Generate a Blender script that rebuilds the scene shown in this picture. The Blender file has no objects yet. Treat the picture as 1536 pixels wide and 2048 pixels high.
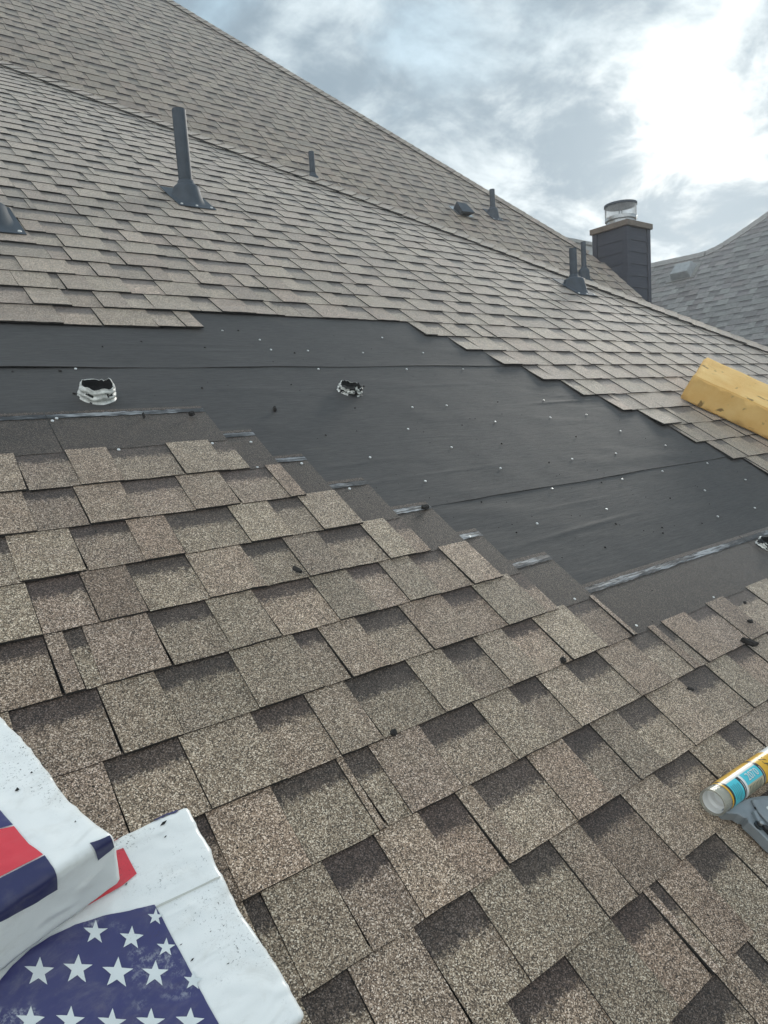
import bpy, bmesh, math, random
from math import sin, cos, radians, pi, atan2, sqrt
from mathutils import Vector, Matrix, noise
from mathutils.bvhtree import BVHTree

random.seed(7)
sc = bpy.context.scene
C = sc.collection

# ------------------------------------------------------------------ camera
TH = math.atan(8 / 12)                      # pitch of the low roof slope, 8 in 12
HC = 1.0220115                              # camera height measured square to that slope
W = Matrix(((0.79170846, -0.13045501, 0.59680751),
            (-0.60720623, -0.06078853, 0.79221547),
            (-0.06706943, -0.98958893, -0.12733989)))   # camera right / down / forward in world axes (columns)
FPX = 1374.605
CAM = Vector((0, -sin(TH), cos(TH))) * HC
right, down, fwd = W.col[0], W.col[1], W.col[2]
cd = bpy.data.cameras.new('camera'); co = bpy.data.objects.new('camera', cd); C.objects.link(co)
R = Matrix((right, -down, -fwd)).transposed()
co.matrix_world = Matrix.Translation(CAM) @ R.to_4x4()
cd.sensor_fit = 'VERTICAL'; cd.sensor_height = 36; cd.sensor_width = 27
cd.lens = FPX / 2048 * 36
cd.clip_start = 0.02; cd.clip_end = 5000
sc.camera = co

# ------------------------------------------------------------------ light
SUN_AZ, SUN_EL = radians(62), radians(18)   # azimuth from +Y towards +X
SUN = Vector((sin(SUN_AZ) * cos(SUN_EL), cos(SUN_AZ) * cos(SUN_EL), sin(SUN_EL)))
wd = bpy.data.worlds.new('World'); sc.world = wd; wd.use_nodes = True
nt = wd.node_tree; nt.nodes.clear()
def N(t, k, **kw):
    n = t.nodes.new(k)
    for a, b in kw.items(): setattr(n, a, b)
    return n
def link(t, a, b): t.links.new(a, b)
def mathn(t, op, a, b=None, c=None, clamp=False):
    n = N(t, 'ShaderNodeMath', operation=op, use_clamp=clamp)
    for i, v in enumerate((a, b, c)):
        if v is None: continue
        if isinstance(v, (int, float)): n.inputs[i].default_value = v
        else: link(t, v, n.inputs[i])
    return n.outputs[0]
def mixc(t, fac, a, b, mode='MIX'):
    n = N(t, 'ShaderNodeMix', data_type='RGBA', blend_type=mode)
    for s, v in ((n.inputs[0], fac), (n.inputs[6], a), (n.inputs[7], b)):
        if isinstance(v, (int, float)): s.default_value = v
        elif isinstance(v, (tuple, list)): s.default_value = (*v[:3], 1)
        else: link(t, v, s)
    return n.outputs[2]
def maprange(t, v, a, b, c=0.0, d=1.0, smooth=False):
    n = N(t, 'ShaderNodeMapRange', interpolation_type='SMOOTHSTEP' if smooth else 'LINEAR')
    link(t, v, n.inputs[0])
    for i, x in enumerate((a, b, c, d)): n.inputs[i + 1].default_value = x
    return n.outputs[0]
def ramp(t, v, stops, interp='LINEAR'):
    n = N(t, 'ShaderNodeValToRGB'); n.color_ramp.interpolation = interp
    e = n.color_ramp.elements
    while len(e) < len(stops): e.new(0.5)
    for q, (p, c) in zip(e, stops):
        q.position = p; q.color = (*c, 1)
    link(t, v, n.inputs[0]); return n.outputs[0]
def noisen(t, vec, scale, detail=4, rough=0.55, dist=0.0, w=None):
    n = N(t, 'ShaderNodeTexNoise')
    if vec is not None: link(t, vec, n.inputs['Vector'])
    n.inputs['Scale'].default_value = scale; n.inputs['Detail'].default_value = detail
    n.inputs['Roughness'].default_value = rough; n.inputs['Distortion'].default_value = dist
    return n.outputs['Fac']

SKY_SEED = 3.7
sky = N(nt, 'ShaderNodeTexSky', sky_type='NISHITA', sun_disc=False, sun_elevation=SUN_EL, sun_rotation=SUN_AZ,
        air_density=1.2, dust_density=2.0, ozone_density=1.0)
tc = N(nt, 'ShaderNodeTexCoord')
sep = N(nt, 'ShaderNodeSeparateXYZ'); link(nt, tc.outputs['Generated'], sep.inputs[0])
zz = mathn(nt, 'ADD', mathn(nt, 'MAXIMUM', sep.outputs[2], 0.0), 0.34)
px = mathn(nt, 'DIVIDE', sep.outputs[0], zz); py = mathn(nt, 'DIVIDE', sep.outputs[1], zz)
cmb = N(nt, 'ShaderNodeCombineXYZ'); link(nt, px, cmb.inputs[0]); link(nt, py, cmb.inputs[1]); cmb.inputs[2].default_value = SKY_SEED
n_big = noisen(nt, cmb.outputs[0], 2.6, 8, 0.60, 0.3)
n_thk = noisen(nt, cmb.outputs[0], 5.0, 7, 0.62, 0.3)
cover = maprange(nt, n_big, 0.30, 0.56, 0, 1, True)
thick = maprange(nt, n_thk, 0.26, 0.60, 0, 1, True)
dotn = N(nt, 'ShaderNodeVectorMath', operation='DOT_PRODUCT'); link(nt, tc.outputs['Generated'], dotn.inputs[0]); dotn.inputs[1].default_value = SUN
ang = mathn(nt, 'ARCCOSINE', mathn(nt, 'MINIMUM', dotn.outputs['Value'], 1.0))
g1 = mathn(nt, 'EXPONENT', mathn(nt, 'MULTIPLY', mathn(nt, 'POWER', mathn(nt, 'DIVIDE', ang, 0.13), 2.0), -1.0))
g2 = mathn(nt, 'EXPONENT', mathn(nt, 'MULTIPLY', mathn(nt, 'DIVIDE', ang, 0.24), -1.0))
# values below are in final radiance x10, the background strength is 0.1
veil = mixc(nt, 0.90, sky.outputs[0], (3.0, 4.25, 5.1))          # thin high haze over the blue
back = maprange(nt, ang, 1.0, 2.3, 0, 1, True)                  # cloud opposite the sun brightened as sunlit, added fill for slopes facing away
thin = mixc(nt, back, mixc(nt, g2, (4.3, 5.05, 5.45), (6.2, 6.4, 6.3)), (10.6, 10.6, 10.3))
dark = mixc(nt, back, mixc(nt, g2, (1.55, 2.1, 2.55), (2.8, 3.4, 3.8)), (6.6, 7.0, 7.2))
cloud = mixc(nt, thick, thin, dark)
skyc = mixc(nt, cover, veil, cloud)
low = maprange(nt, sep.outputs[2], 0.02, 0.26, 0.6, 0.0, True)   # clouds merge into bright haze low down
skyc = mixc(nt, low, skyc, (5.6, 6.3, 6.6))
glow = mathn(nt, 'ADD', mathn(nt, 'MULTIPLY', g1, 3.0), mathn(nt, 'MULTIPLY', g2, 1.0))
gthin = mathn(nt, 'MULTIPLY', glow, maprange(nt, mathn(nt, 'MULTIPLY', cover, thick), 0.15, 0.9, 1.0, 0.15))
gcol = mixc(nt, 1.0, (1.0, 0.97, 0.90), gthin, 'MULTIPLY')
skyc = mixc(nt, 1.0, skyc, gcol, 'ADD')
bg = N(nt, 'ShaderNodeBackground'); bg.inputs[1].default_value = 0.078
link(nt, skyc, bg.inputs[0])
wo = N(nt, 'ShaderNodeOutputWorld'); link(nt, bg.outputs[0], wo.inputs[0])

sl = bpy.data.lights.new('sun', 'SUN'); so = bpy.data.objects.new('sun', sl); C.objects.link(so)
sl.energy = 1.4; sl.angle = radians(20); sl.color = (1.0, 0.95, 0.86)
so.rotation_euler = SUN.to_track_quat('Z', 'Y').to_euler()
so.location = (0, 0, 12)
vs = sc.view_settings
vs.view_transform = 'Standard'; vs.look = 'None'; vs.gamma = 1; vs.exposure = 1.2; vs.use_curve_mapping = False
sc.cycles.max_bounces = 4

# ------------------------------------------------------------------ helpers
U = Vector((1, 0, 0)); V = Vector((0, cos(TH), sin(TH))); NR = Vector((0, -sin(TH), cos(TH)))
class Frame:
    def __init__(s, o, ex, ey, ez=None):
        s.o, s.ex, s.ey = Vector(o), Vector(ex).normalized(), Vector(ey).normalized()
        s.ez = Vector(ez) if ez else s.ex.cross(s.ey)
    def __call__(s, u, v, h=0.0): return s.o + s.ex * u + s.ey * v + s.ez * h
    def mat(s): 
        m = Matrix((s.ex, s.ey, s.ez)).transposed().to_4x4(); m.translation = s.o; return m
F1 = Frame((0, 0, 0), U, V)                                     # low slope being repaired
R2 = sqrt(.5)
F2 = Frame((0, 2.05, 0), U, (0, R2, R2))                         # steep main slope behind, 12 in 12
F3 = Frame((7.12, 0, 0), (0, 1, 0), (-cos(TH), 0, sin(TH)))      # far side of the low hip
F4 = Frame((10.21, 0, 0), (0, 1, 0), (-R2, 0, R2))               # far side of the main hip
def pixdir(x, y): return (right * (x - 768) + down * (y - 1024) + fwd * FPX)
def on(fr, x, y, h=0.0):
    """photo position -> (u, v) on a roof slope, h above it"""
    r = pixdir(x, y); d = (fr.o + fr.ez * h - CAM).dot(fr.ez) / r.dot(fr.ez)
    p = CAM + r * d - fr.o
    return p.dot(fr.ex), p.dot(fr.ey)
def project(p):
    q = p - CAM; z = q.dot(fwd)
    if z < 0.02: return None
    return 768 + FPX * q.dot(right) / z, 1024 + FPX * q.dot(down) / z, z

class MB:
    def __init__(s): s.v, s.f, s.m, s.a = [], [], [], []
    def vert(s, p, a=(0, 0, 1, .5)): s.v.append(tuple(p)); s.a.append(a); return len(s.v) - 1
    def face(s, ids, m=0): s.f.append(tuple(ids)); s.m.append(m)
    def box(s, fr, u0, u1, v0, v1, h0, h1, m=0, a=(0, 0, 1, .5)):
        i = [s.vert(fr(u, v, h), a) for h in (h0, h1) for v in (v0, v1) for u in (u0, u1)]
        for q in ((0, 2, 3, 1), (4, 5, 7, 6), (0, 1, 5, 4), (2, 6, 7, 3), (0, 4, 6, 2), (1, 3, 7, 5)): s.face([i[k] for k in q], m)
    def build(s, name, mats, parent=None, smooth=False, bevel=0):
        me = bpy.data.meshes.new(name); me.from_pydata(s.v, [], s.f)
        for m in (mats if isinstance(mats, (list, tuple)) else [mats]): me.materials.append(m)
        me.polygons.foreach_set('material_index', s.m)
        if smooth: me.polygons.foreach_set('use_smooth', [True] * len(s.f))
        at = me.attributes.new('gran', 'FLOAT_COLOR', 'POINT')
        at.data.foreach_set('color', [x for a in s.a for x in a])
        me.update()
        o = bpy.data.objects.new(name, me); C.objects.link(o)
        if parent: o.parent = parent
        if bevel:
            b = o.modifiers.new('bevel', 'BEVEL'); b.width = bevel; b.segments = 2; b.limit_method = 'ANGLE'
        return o
def empty(name, mat, label=None, cat=None, group=None):
    o = bpy.data.objects.new(name, None); C.objects.link(o); o.matrix_world = mat if isinstance(mat, Matrix) else Matrix.Translation(mat)
    o.empty_display_size = 0.1
    if label: tag(o, label, cat, group)
    return o
def tag(o, label, cat, group=None):
    o['label'] = label; o['category'] = cat
    if group: o['group'] = group
    return o
ID = Frame((0, 0, 0), (1, 0, 0), (0, 1, 0))
def lathe(mb, prof, seg=24, fr=ID, m=0, closed_top=False):
    rings = []
    for r, z in prof: rings.append([mb.vert(fr(r * cos(2 * pi * k / seg), r * sin(2 * pi * k / seg), z)) for k in range(seg)])
    for a, b in zip(rings, rings[1:]):
        for k in range(seg): mb.face((a[k], a[(k + 1) % seg], b[(k + 1) % seg], b[k]), m)
    if closed_top: mb.face(rings[-1], m)
    return rings

# ------------------------------------------------------------------ materials
def newmat(name):
    m = bpy.data.materials.new(name); m.use_nodes = True; t = m.node_tree
    b = t.nodes['Principled BSDF']; return m, t, b
def coords(t, scale=None):
    c = N(t, 'ShaderNodeTexCoord').outputs['Object']
    if scale:
        mp = N(t, 'ShaderNodeMapping'); link(t, c, mp.inputs[0]); mp.inputs['Scale'].default_value = scale; return mp.outputs[0]
    return c
def bump(t, b, h, strength=0.4, dist=0.002):
    n = N(t, 'ShaderNodeBump'); n.inputs['Strength'].default_value = strength; n.inputs['Distance'].default_value = dist
    link(t, h, n.inputs['Height']); link(t, n.outputs[0], b.inputs['Normal'])
def granules(name, stops, darkmul, grey=0.0):
    m, t, b = newmat(name)
    c = coords(t)
    at = N(t, 'ShaderNodeAttribute', attribute_name='gran')
    sp = N(t, 'ShaderNodeSeparateColor'); link(t, at.outputs['Color'], sp.inputs[0])
    s, rec, tone, hue = sp.outputs[0], sp.outputs[1], sp.outputs[2], at.outputs['Alpha']
    vo = N(t, 'ShaderNodeTexVoronoi'); link(t, c, vo.inputs['Vector']); vo.inputs['Scale'].default_value = 640
    vc = N(t, 'ShaderNodeSeparateColor'); link(t, vo.outputs['Color'], vc.inputs[0])
    base = ramp(t, vc.outputs[0], stops)
    nb = noisen(t, c, 9.0, 3)
    hv = mathn(t, 'ADD', hue, mathn(t, 'MULTIPLY', mathn(t, 'SUBTRACT', nb, 0.5), 0.6))
    tint = ramp(t, hv, [(0.0, (.90, .77, .70)), (.3, (1.03, .945, .865)), (.62, (1.01, .955, .86)), (1.0, (1.01, .89, .84))])
    col = mixc(t, 1.0, base, tint, 'MULTIPLY')
    blot = maprange(t, noisen(t, c, 26.0, 4, .6), .3, .7, .84, 1.14)
    col = mixc(t, 1.0, col, mathn(t, 'MULTIPLY', tone, blot), 'MULTIPLY')
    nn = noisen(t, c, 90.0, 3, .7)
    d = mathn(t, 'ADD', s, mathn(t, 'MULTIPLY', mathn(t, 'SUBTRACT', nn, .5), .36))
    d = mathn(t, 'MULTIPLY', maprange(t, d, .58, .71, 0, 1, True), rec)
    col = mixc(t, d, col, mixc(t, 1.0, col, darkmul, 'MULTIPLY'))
    link(t, col, b.inputs['Base Color']); b.inputs['Roughness'].default_value = .66
    b.inputs['Specular IOR Level'].default_value = .5
    b.inputs['Sheen Weight'].default_value = 1.0; b.inputs['Sheen Roughness'].default_value = .30; b.inputs['Sheen Tint'].default_value = (1, .97, .95, 1)
    bump(t, b, vo.outputs['Distance'], .3, .0018)
    return m
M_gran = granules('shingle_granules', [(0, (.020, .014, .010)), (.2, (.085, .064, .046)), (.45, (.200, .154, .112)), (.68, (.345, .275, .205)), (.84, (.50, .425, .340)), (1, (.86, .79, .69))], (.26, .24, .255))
M_gran2 = granules('neighbor_granules', [(0, (.06, .065, .07)), (.4, (.185, .20, .215)), (.8, (.285, .305, .32)), (1, (.46, .48, .495))], (.6, .6, .62))
def plain(name, col, rough=.6, metal=0, spec=.5, nscale=None, namp=.12, bumps=None, stretch=None):
    m, t, b = newmat(name); b.inputs['Roughness'].default_value = rough; b.inputs['Metallic'].default_value = metal
    b.inputs['Specular IOR Level'].default_value = spec
    c = coords(t, stretch)
    n = noisen(t, c, nscale or 12.0, 5, .62)
    link(t, mixc(t, 1.0, col, maprange(t, n, .25, .75, 1 - namp * 2, 1 + namp * 2), 'MULTIPLY'), b.inputs['Base Color'])
    if bumps: bump(t, b, noisen(t, c, bumps[0], 4), bumps[1], bumps[2])
    return m
M_edge = plain('asphalt_edge', (.034, .030, .027), .85, nscale=200, namp=.3)
M_deck = plain('roof_deck', (.03, .03, .03), .9)
M_paint = plain('slate_paint', (.050, .064, .082), .62, nscale=14, namp=.14, bumps=(60, .15, .002))
M_inside = plain('pipe_inside', (.012, .012, .012), .9)
M_galv = plain('galvanised', (.45, .46, .46), .35, .9, nscale=40)
M_nail = plain('cap_nail_head', (.72, .72, .70), .35, .2, nscale=300)
M_black = plain('black_plastic', (.014, .014, .015), .35)
M_scrap = plain('asphalt_scrap', (.022, .019, .017), .9, nscale=150, namp=.4, bumps=(300, .5, .002))
M_siding = plain('dark_siding', (.046, .050, .068), .7, nscale=6, namp=.12, bumps=(30, .2, .003), stretch=(1, 1, 12))
M_trim = plain('trim_board', (.17, .135, .105), .7, nscale=9, namp=.15)
M_wall = plain('brick_wall', (.22, .12, .08), .85)
M_cut = plain('bare_edge', (.30, .20, .11), .9, nscale=60, namp=.3)

def felt_mat():
    m, t, b = newmat('roofing_felt'); c = coords(t)
    fib = noisen(t, coords(t, (22, 240, 240)), 1.0, 5, .75)
    big = noisen(t, c, 3.0, 5, .6)
    col = mixc(t, big, (.060, .057, .056), (.086, .082, .080))
    col = mixc(t, 1.0, col, maprange(t, fib, .3, .7, .74, 1.28), 'MULTIPLY')
    dust = maprange(t, noisen(t, coords(t, (3, 9, 9)), 1.6, 8, .78, .4), .52, .74, 0, .38, True)
    col = mixc(t, dust, col, (.12, .11, .10))
    link(t, col, b.inputs['Base Color']); b.inputs['Roughness'].default_value = .68; b.inputs['Specular IOR Level'].default_value = .28
    bump(t, b, mathn(t, 'ADD', noisen(t, coords(t, (9, 90, 90)), 1.0, 4, .65), mathn(t, 'MULTIPLY', noisen(t, c, 300, 2), .35)), .35, .0025)
    return m
M_felt = felt_mat()
def tape_mat():
    m, t, b = newmat('release_film'); c = coords(t, (18, 160, 160))
    n = noisen(t, c, 1.0, 5, .7); n2 = noisen(t, coords(t), 5.0, 3)
    k = maprange(t, mathn(t, 'ADD', n, mathn(t, 'MULTIPLY', mathn(t, 'SUBTRACT', n2, .5), 1.1)), .50, .70)
    link(t, mixc(t, k, (.042, .042, .044), (.36, .37, .38)), b.inputs['Base Color']); b.inputs['Roughness'].default_value = .55
    b.inputs['Metallic'].default_value = 0
    bump(t, b, n, .6, .002); return m
M_tape = tape_mat()
def foam_mat():
    m, t, b = newmat('yellow_foam'); c = coords(t)
    n = noisen(t, c, 7.0, 6, .65)
    col = mixc(t, maprange(t, n, .3, .7), (.83, .49, .16), (.93, .635, .26))
    st = maprange(t, noisen(t, c, 17.0, 3, .5, .3), .63, .70, 0, .7, True)
    col = mixc(t, st, col, (.075, .045, .022))
    tear = maprange(t, noisen(t, coords(t, (9, 34, 34)), 1.0, 4, .7, .6), .66, .72, 0, .75, True)
    col = mixc(t, tear, col, (.15, .09, .04))
    link(t, col, b.inputs['Base Color']); b.inputs['Roughness'].default_value = .9; b.inputs['Specular IOR Level'].default_value = .2
    bump(t, b, mathn(t, 'SUBTRACT', noisen(t, c, 240, 4, .8), mathn(t, 'MULTIPLY', tear, .8)), .6, .006); return m
M_foam = foam_mat()
def wrap_mat(name, col, scuff=.25, worn=.0):
    m, t, b = newmat(name); c = coords(t)
    sp = maprange(t, noisen(t, c, 330, 3, .8), .58, .66, 0, 1, True)
    patch = maprange(t, noisen(t, c, 8, 4, .65), .50, .66, 0, .9, True)
    k = mathn(t, 'MULTIPLY', sp, patch)
    smear = maprange(t, noisen(t, coords(t, (14, 22, 20)), 1.0, 7, .74, .4), .47, .74, 0, scuff, True)
    cc = mixc(t, smear, col, (.47, .44, .38))
    if worn:
        w1 = maprange(t, noisen(t, c, 10, 3, .6), .48, .62, 0, 1, True)
        w2 = maprange(t, noisen(t, c, 130, 4, .8), .44, .66, 0, worn, True)
        cc = mixc(t, mathn(t, 'MULTIPLY', w1, w2), cc, (.55, .57, .58))
    cc = mixc(t, k, cc, (.06, .05, .045))
    link(t, cc, b.inputs['Base Color']); b.inputs['Roughness'].default_value = .30; b.inputs['Specular IOR Level'].default_value = .5
    rn_ = N(t, 'ShaderNodeTexNoise', noise_type='RIDGED_MULTIFRACTAL'); link(t, coords(t, (13, 30, 24)), rn_.inputs['Vector'])
    rn_.inputs['Scale'].default_value = 1.0; rn_.inputs['Detail'].default_value = 5; rn_.inputs['Distortion'].default_value = .9
    bump(t, b, rn_.outputs['Fac'], .7, .006); return m
M_wrap = wrap_mat('white_wrap', (.87, .88, .86), .32)
M_red = wrap_mat('red_print', (.70, .055, .075), .1)
M_navy = wrap_mat('navy_print', (.028, .030, .10), .12)
M_blue = wrap_mat('faded_blue_print', (.050, .050, .155), .2, .75)
M_star = wrap_mat('star_print', (.72, .76, .76), .2)

# ------------------------------------------------------------------ ground
gm = MB(); g = Frame((0, 0, -5.5), (1, 0, 0), (0, 1, 0))
gm.face([gm.vert(g(u, v)) for u, v in ((-400, -400), (400, -400), (400, 400), (-400, 400))])
go = gm.build('ground', plain('lawn', (.06, .085, .035), .95, nscale=.6, namp=.3)); go['kind'] = 'structure'

# ------------------------------------------------------------------ the house under repair
house = empty('house', (0, 0, 0), 'brown shingled house roof with a bare strip of black felt across its low slope', 'house')
E0 = 0.143
V0 = 2.2064                                    # course line 0; course k has its lower edge at V0 - k*E0
def vk(k): return V0 - k * E0
HIP1, HIP2 = 7.12, 12.26

BASE_H, DROP, TOOTH = .0112, .0048, .0027
def piece(mb, fr, u0, u1, v, e, rec, tone, hue, nu=1, lap=1.06, curl=0.0, rnd=random, jit=.0, slant=0.0):
    """one shingle tab: rec=1 recessed, 0 raised"""
    ho = 0 if rec else TOOTH; bs = rnd.uniform(.88, 1.08) if rec else 1.0
    nu = max(1, nu); top = []
    rows = ((0.0, 0), (0.45, 1), (lap, 2)) if nu > 1 else ((0.0, 0), (lap, 2))
    th = .0030 if rec else .0060
    cj = [rnd.uniform(-jit, jit) for _ in range(nu + 1)]
    hj = [rnd.uniform(-.6, .9) * jit for _ in range(nu + 1)]
    for s, ri in rows:
        line = []
        for i in range(nu + 1):
            f_ = i / nu; u = u0 + (u1 - u0) * f_ + slant * (1 - s) * (1 if f_ in (0, 1) else .5)
            vv = v + e * s + (cj[i] if ri == 0 else 0)
            h = BASE_H + ho - DROP * s + (hj[i] if ri == 0 else 0) + curl * (1 - s) ** 2 * (1 if s < 1 else 0)
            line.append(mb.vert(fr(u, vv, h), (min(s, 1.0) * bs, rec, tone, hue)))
        top.append(line)
    for a, b in zip(top, top[1:]):
        for i in range(nu): mb.face((a[i], a[i + 1], b[i + 1], b[i]), 0)
    lo = []
    for i in range(nu + 1):
        p = Vector(mb.v[top[0][i]]) - fr.ez * th
        lo.append(mb.vert(p, (0, rec, tone, hue)))
    for i in range(nu): mb.face((lo[i], lo[i + 1], top[0][i + 1], top[0][i]), 1)
    if not rec or nu > 1:
        for side in (0, -1):
            pt = Vector(mb.v[top[-1][side]]) - fr.ez * th; k = mb.vert(pt, (1, rec, tone, hue))
            col = [top[j][side] for j in range(len(top))]
            mb.face(([lo[side]] + col + [k]) if side == 0 else ([k] + col[::-1] + [lo[side]]), 1)

# tab edges read off the photograph for the near courses: (right ends of recesses, left starts of recesses)
NEAR = {
 6: ([(137, 915), (340, 898)], [(35, 925), (220, 905), (425, 890)]),
 7: ([(152, 986), (357, 961), (540, 942)], [(50, 997), (247, 974), (445, 952)]),
 8: ([(15, 1087), (257, 1052), (462, 1022), (602, 1000)], [(142, 1065), (335, 1040), (542, 1010)]),
 9: ([(165, 1160), (377, 1120), (570, 1082), (725, 1052)], [(55, 1177), (257, 1140), (485, 1095), (640, 1070)]),
 10: ([(93, 1288), (170, 1269), (417, 1212), (622, 1160), (761, 1128), (885, 1101)], [(131, 1276), (302, 1240), (505, 1180), (696, 1142), (819, 1112)]),
 11: ([(200, 1389), (463, 1312), (639, 1260), (800, 1214), (948, 1175)], [(20, 1435), (314, 1353), (590, 1275), (712, 1236), (886, 1192)]),
 12: ([(362, 1485), (612, 1395), (813, 1322), (949, 1278), (1070, 1241), (1190, 1200)], [(212, 1535), (505, 1430), (691, 1364), (889, 1304), (1007, 1260), (1138, 1217)]),
 13: ([(412, 1630), (677, 1525), (740, 1495), (950, 1410), (1077, 1356), (1199, 1307), (1309, 1264), (1335, 1252), (1424, 1215), (1504, 1182)],
      [(390, 1645), (552, 1590), (690, 1518), (843, 1455), (1021, 1379), (1136, 1333), (1262, 1281), (1321, 1258), (1382, 1232), (1457, 1199)]),
 14: ([(525, 1792), (752, 1675), (915, 1590), (1057, 1517), (1183, 1450), (1297, 1396), (1417, 1333)],
      [(490, 1810), (650, 1730), (843, 1632), (948, 1572), (1129, 1480), (1237, 1424), (1363, 1361), (1460, 1312)]),
 15: ([(700, 1945), (945, 1785), (1100, 1680), (1245, 1590), (1385, 1505)], [(605, 2005), (833, 1860), (1018, 1730), (1158, 1645), (1313, 1550)]),
 16: ([(1135, 1915), (1290, 1785), (1318, 1762), (1435, 1667)], [(1013, 2000), (1225, 1840), (1302, 1775), (1378, 1720)]),
 17: ([(1433, 1945), (1493, 1875)], [(1343, 2040), (1470, 1900)]),
}
def row_breaks(rnd, a, b, known=None, e=E0):
    """list of (u0, u1, rec) covering a..b"""
    ev = []
    if known:
        ev = sorted([(on(F1, x, y, .012)[0], 'j') for x, y in known[0]] + [(on(F1, x, y, .012)[0], 'p') for x, y in known[1]])
        ev = [q for q in ev if a + .015 < q[0] < b - .015]
    if not ev:
        u, k = a - rnd.uniform(0, .2), rnd.choice('jp'); ev = []
        while u < b:
            u += rnd.uniform(.075, .19) if k == 'p' else rnd.uniform(.06, .135)
            ev.append((u, k)); k = 'j' if k == 'p' else 'p'
            if rnd.random() < .06: ev.append((u + rnd.uniform(.02, .035), 'j' if ev[-1][1] == 'p' else 'p')); u += .035
        ev = [q for q in ev if a + .012 < q[0] < b - .012]
    else:
        # continue at random beyond what was read
        u, k = ev[-1]
        while u < b - .03:
            u += rnd.uniform(.06, .125) if k == 'p' else rnd.uniform(.075, .18)
            k = 'p' if k == 'j' else 'j'; ev.append((u, k))
        u, k = ev[0]
        while u > a + .03:
            u -= rnd.uniform(.075, .18) if k == 'p' else rnd.uniform(.06, .125)
            k = 'p' if k == 'j' else 'j'; ev.insert(0, (u, k))
        ev = [q for q in ev if a + .012 < q[0] < b - .012]
    out = []; u = a
    rec = 1 if (ev and ev[0][1] == 'j') else 0
    for x, k in ev:
        if x - u < .006: continue
        out.append((u, x, rec)); u = x; rec = 1 if k == 'p' else 0
    out.append((u, b, rec)); return out

# the low slope: where each course is laid, left field and right field
LEFT_END = {6: .83, 7: .925, 8: 1.02, 9: 1.145, 10: 1.275, 11: 1.35, 12: 1.50}
RIGHT_START = {0: 2.108, 1: 2.242, 2: 2.351, 3: 2.475, 4: 2.60, 5: 2.715, 6: 2.84, 7: 2.90, 8: 2.985, 9: 3.08, 10: 3.2, 11: 3.3, 12: 3.4}
def hip_u(v): return HIP1 - v * cos(TH)
specs = []                                   # (frame, u0, u1, v, rec, tone, hue, curl)
rt = random.Random(21)
def tones(rnd): return min(1.4, max(.8, rnd.gauss(1.02, .11))), rnd.random()
headlaps = []                                # (u0, u1, k)
for k in range(-37, 26):
    v = vk(k)
    spans = []
    ur = hip_u(v + E0 * 1.06) - .004
    if k <= -1: spans = [(-1.6 if k > -20 else -.6, ur)]
    elif k == 0: spans = [(-1.6, 1.05), (RIGHT_START[0], ur)]
    elif k <= 5: spans = [(RIGHT_START[k], ur)]
    elif k <= 12: spans = [(-1.6, LEFT_END[k]), (RIGHT_START[k], ur)]
    else: spans = [(-1.6, ur)]
    for si, (a, b) in enumerate(spans):
        if b - a < .05: continue
        known = NEAR.get(k) if si == 0 and k in NEAR else None
        for (u0, u1, rec) in row_breaks(rt, a, b, known):
            tn, hu = tones(rt)
            curl = 0.0
            if 0 <= k <= 12 and si == len(spans) - 1 and abs(u0 - a) < 1e-6: curl = rt.uniform(.0, .007)
            if k == 6 and si == 1 and abs(u0 - a) < 1e-6: curl = .009
            if k in (0, -1) and u1 < 1.5 and u0 > -.2: curl = rt.uniform(0, .006)
            specs.append((F1, u0, u1, v, rec, tn, hu, curl))
    if 6 <= k <= 12: headlaps.append((-1.6 if k == 6 else LEFT_END[k - 1] - .12, LEFT_END[k], k))
    if k == 13: headlaps.append((LEFT_END[12] - .12, 3.5, k))
# steep main slope, and the two slopes turned away from the camera
rows2 = []
for j in range(0, 82):
    v = .55 + j * E0; y = 2.05 + v * R2
    if y > 11.2: break
    lim = min(HIP2 - y - E0 * 1.06 * R2 - .004, 7.57)
    lo = -1.0 if y > 6.0 else HIP1 - y - .9
    rows2.append((v, lo, lim))
for v, lo, lim in rows2:
    if lim - lo < .1: continue
    for (u0, u1, rec) in row_breaks(rt, lo, lim):
        tn, hu = tones(rt); specs.append((F2, u0, u1, v, rec, tn, hu, 0))
for j in range(0, 52):
    v = -1.6 + j * E0; a = (v + E0 * 1.06) * cos(TH) + .004; b = 2.05 + v * sin(TH) + .05
    if b - a < .1 or v > 6.5: continue
    for (u0, u1, rec) in row_breaks(rt, max(a, -2.5), b):
        tn, hu = tones(rt); specs.append((F3, u0, u1, v, rec, tn, hu, 0))
# choose the 300 that show largest
def area(s):
    fr, u0, u1, v = s[:4]
    if fr is not F1: return 0
    q = [project(fr(u, w, .012)) for u, w in ((u0, v), (u1, v), (u1, v + E0), (u0, v + E0))]
    if any(x is None for x in q): return 0
    cx = sum(x[0] for x in q) / 4; cy = sum(x[1] for x in q) / 4
    if not (-30 < cx < 1566 and -30 < cy < 2078): return 0
    return abs(sum(q[i][0] * q[(i + 1) % 4][1] - q[(i + 1) % 4][0] * q[i][1] for i in range(4))) / 2
order = sorted(range(len(specs)), key=lambda i: -area(specs[i])); single = set(order[:300])

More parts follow.
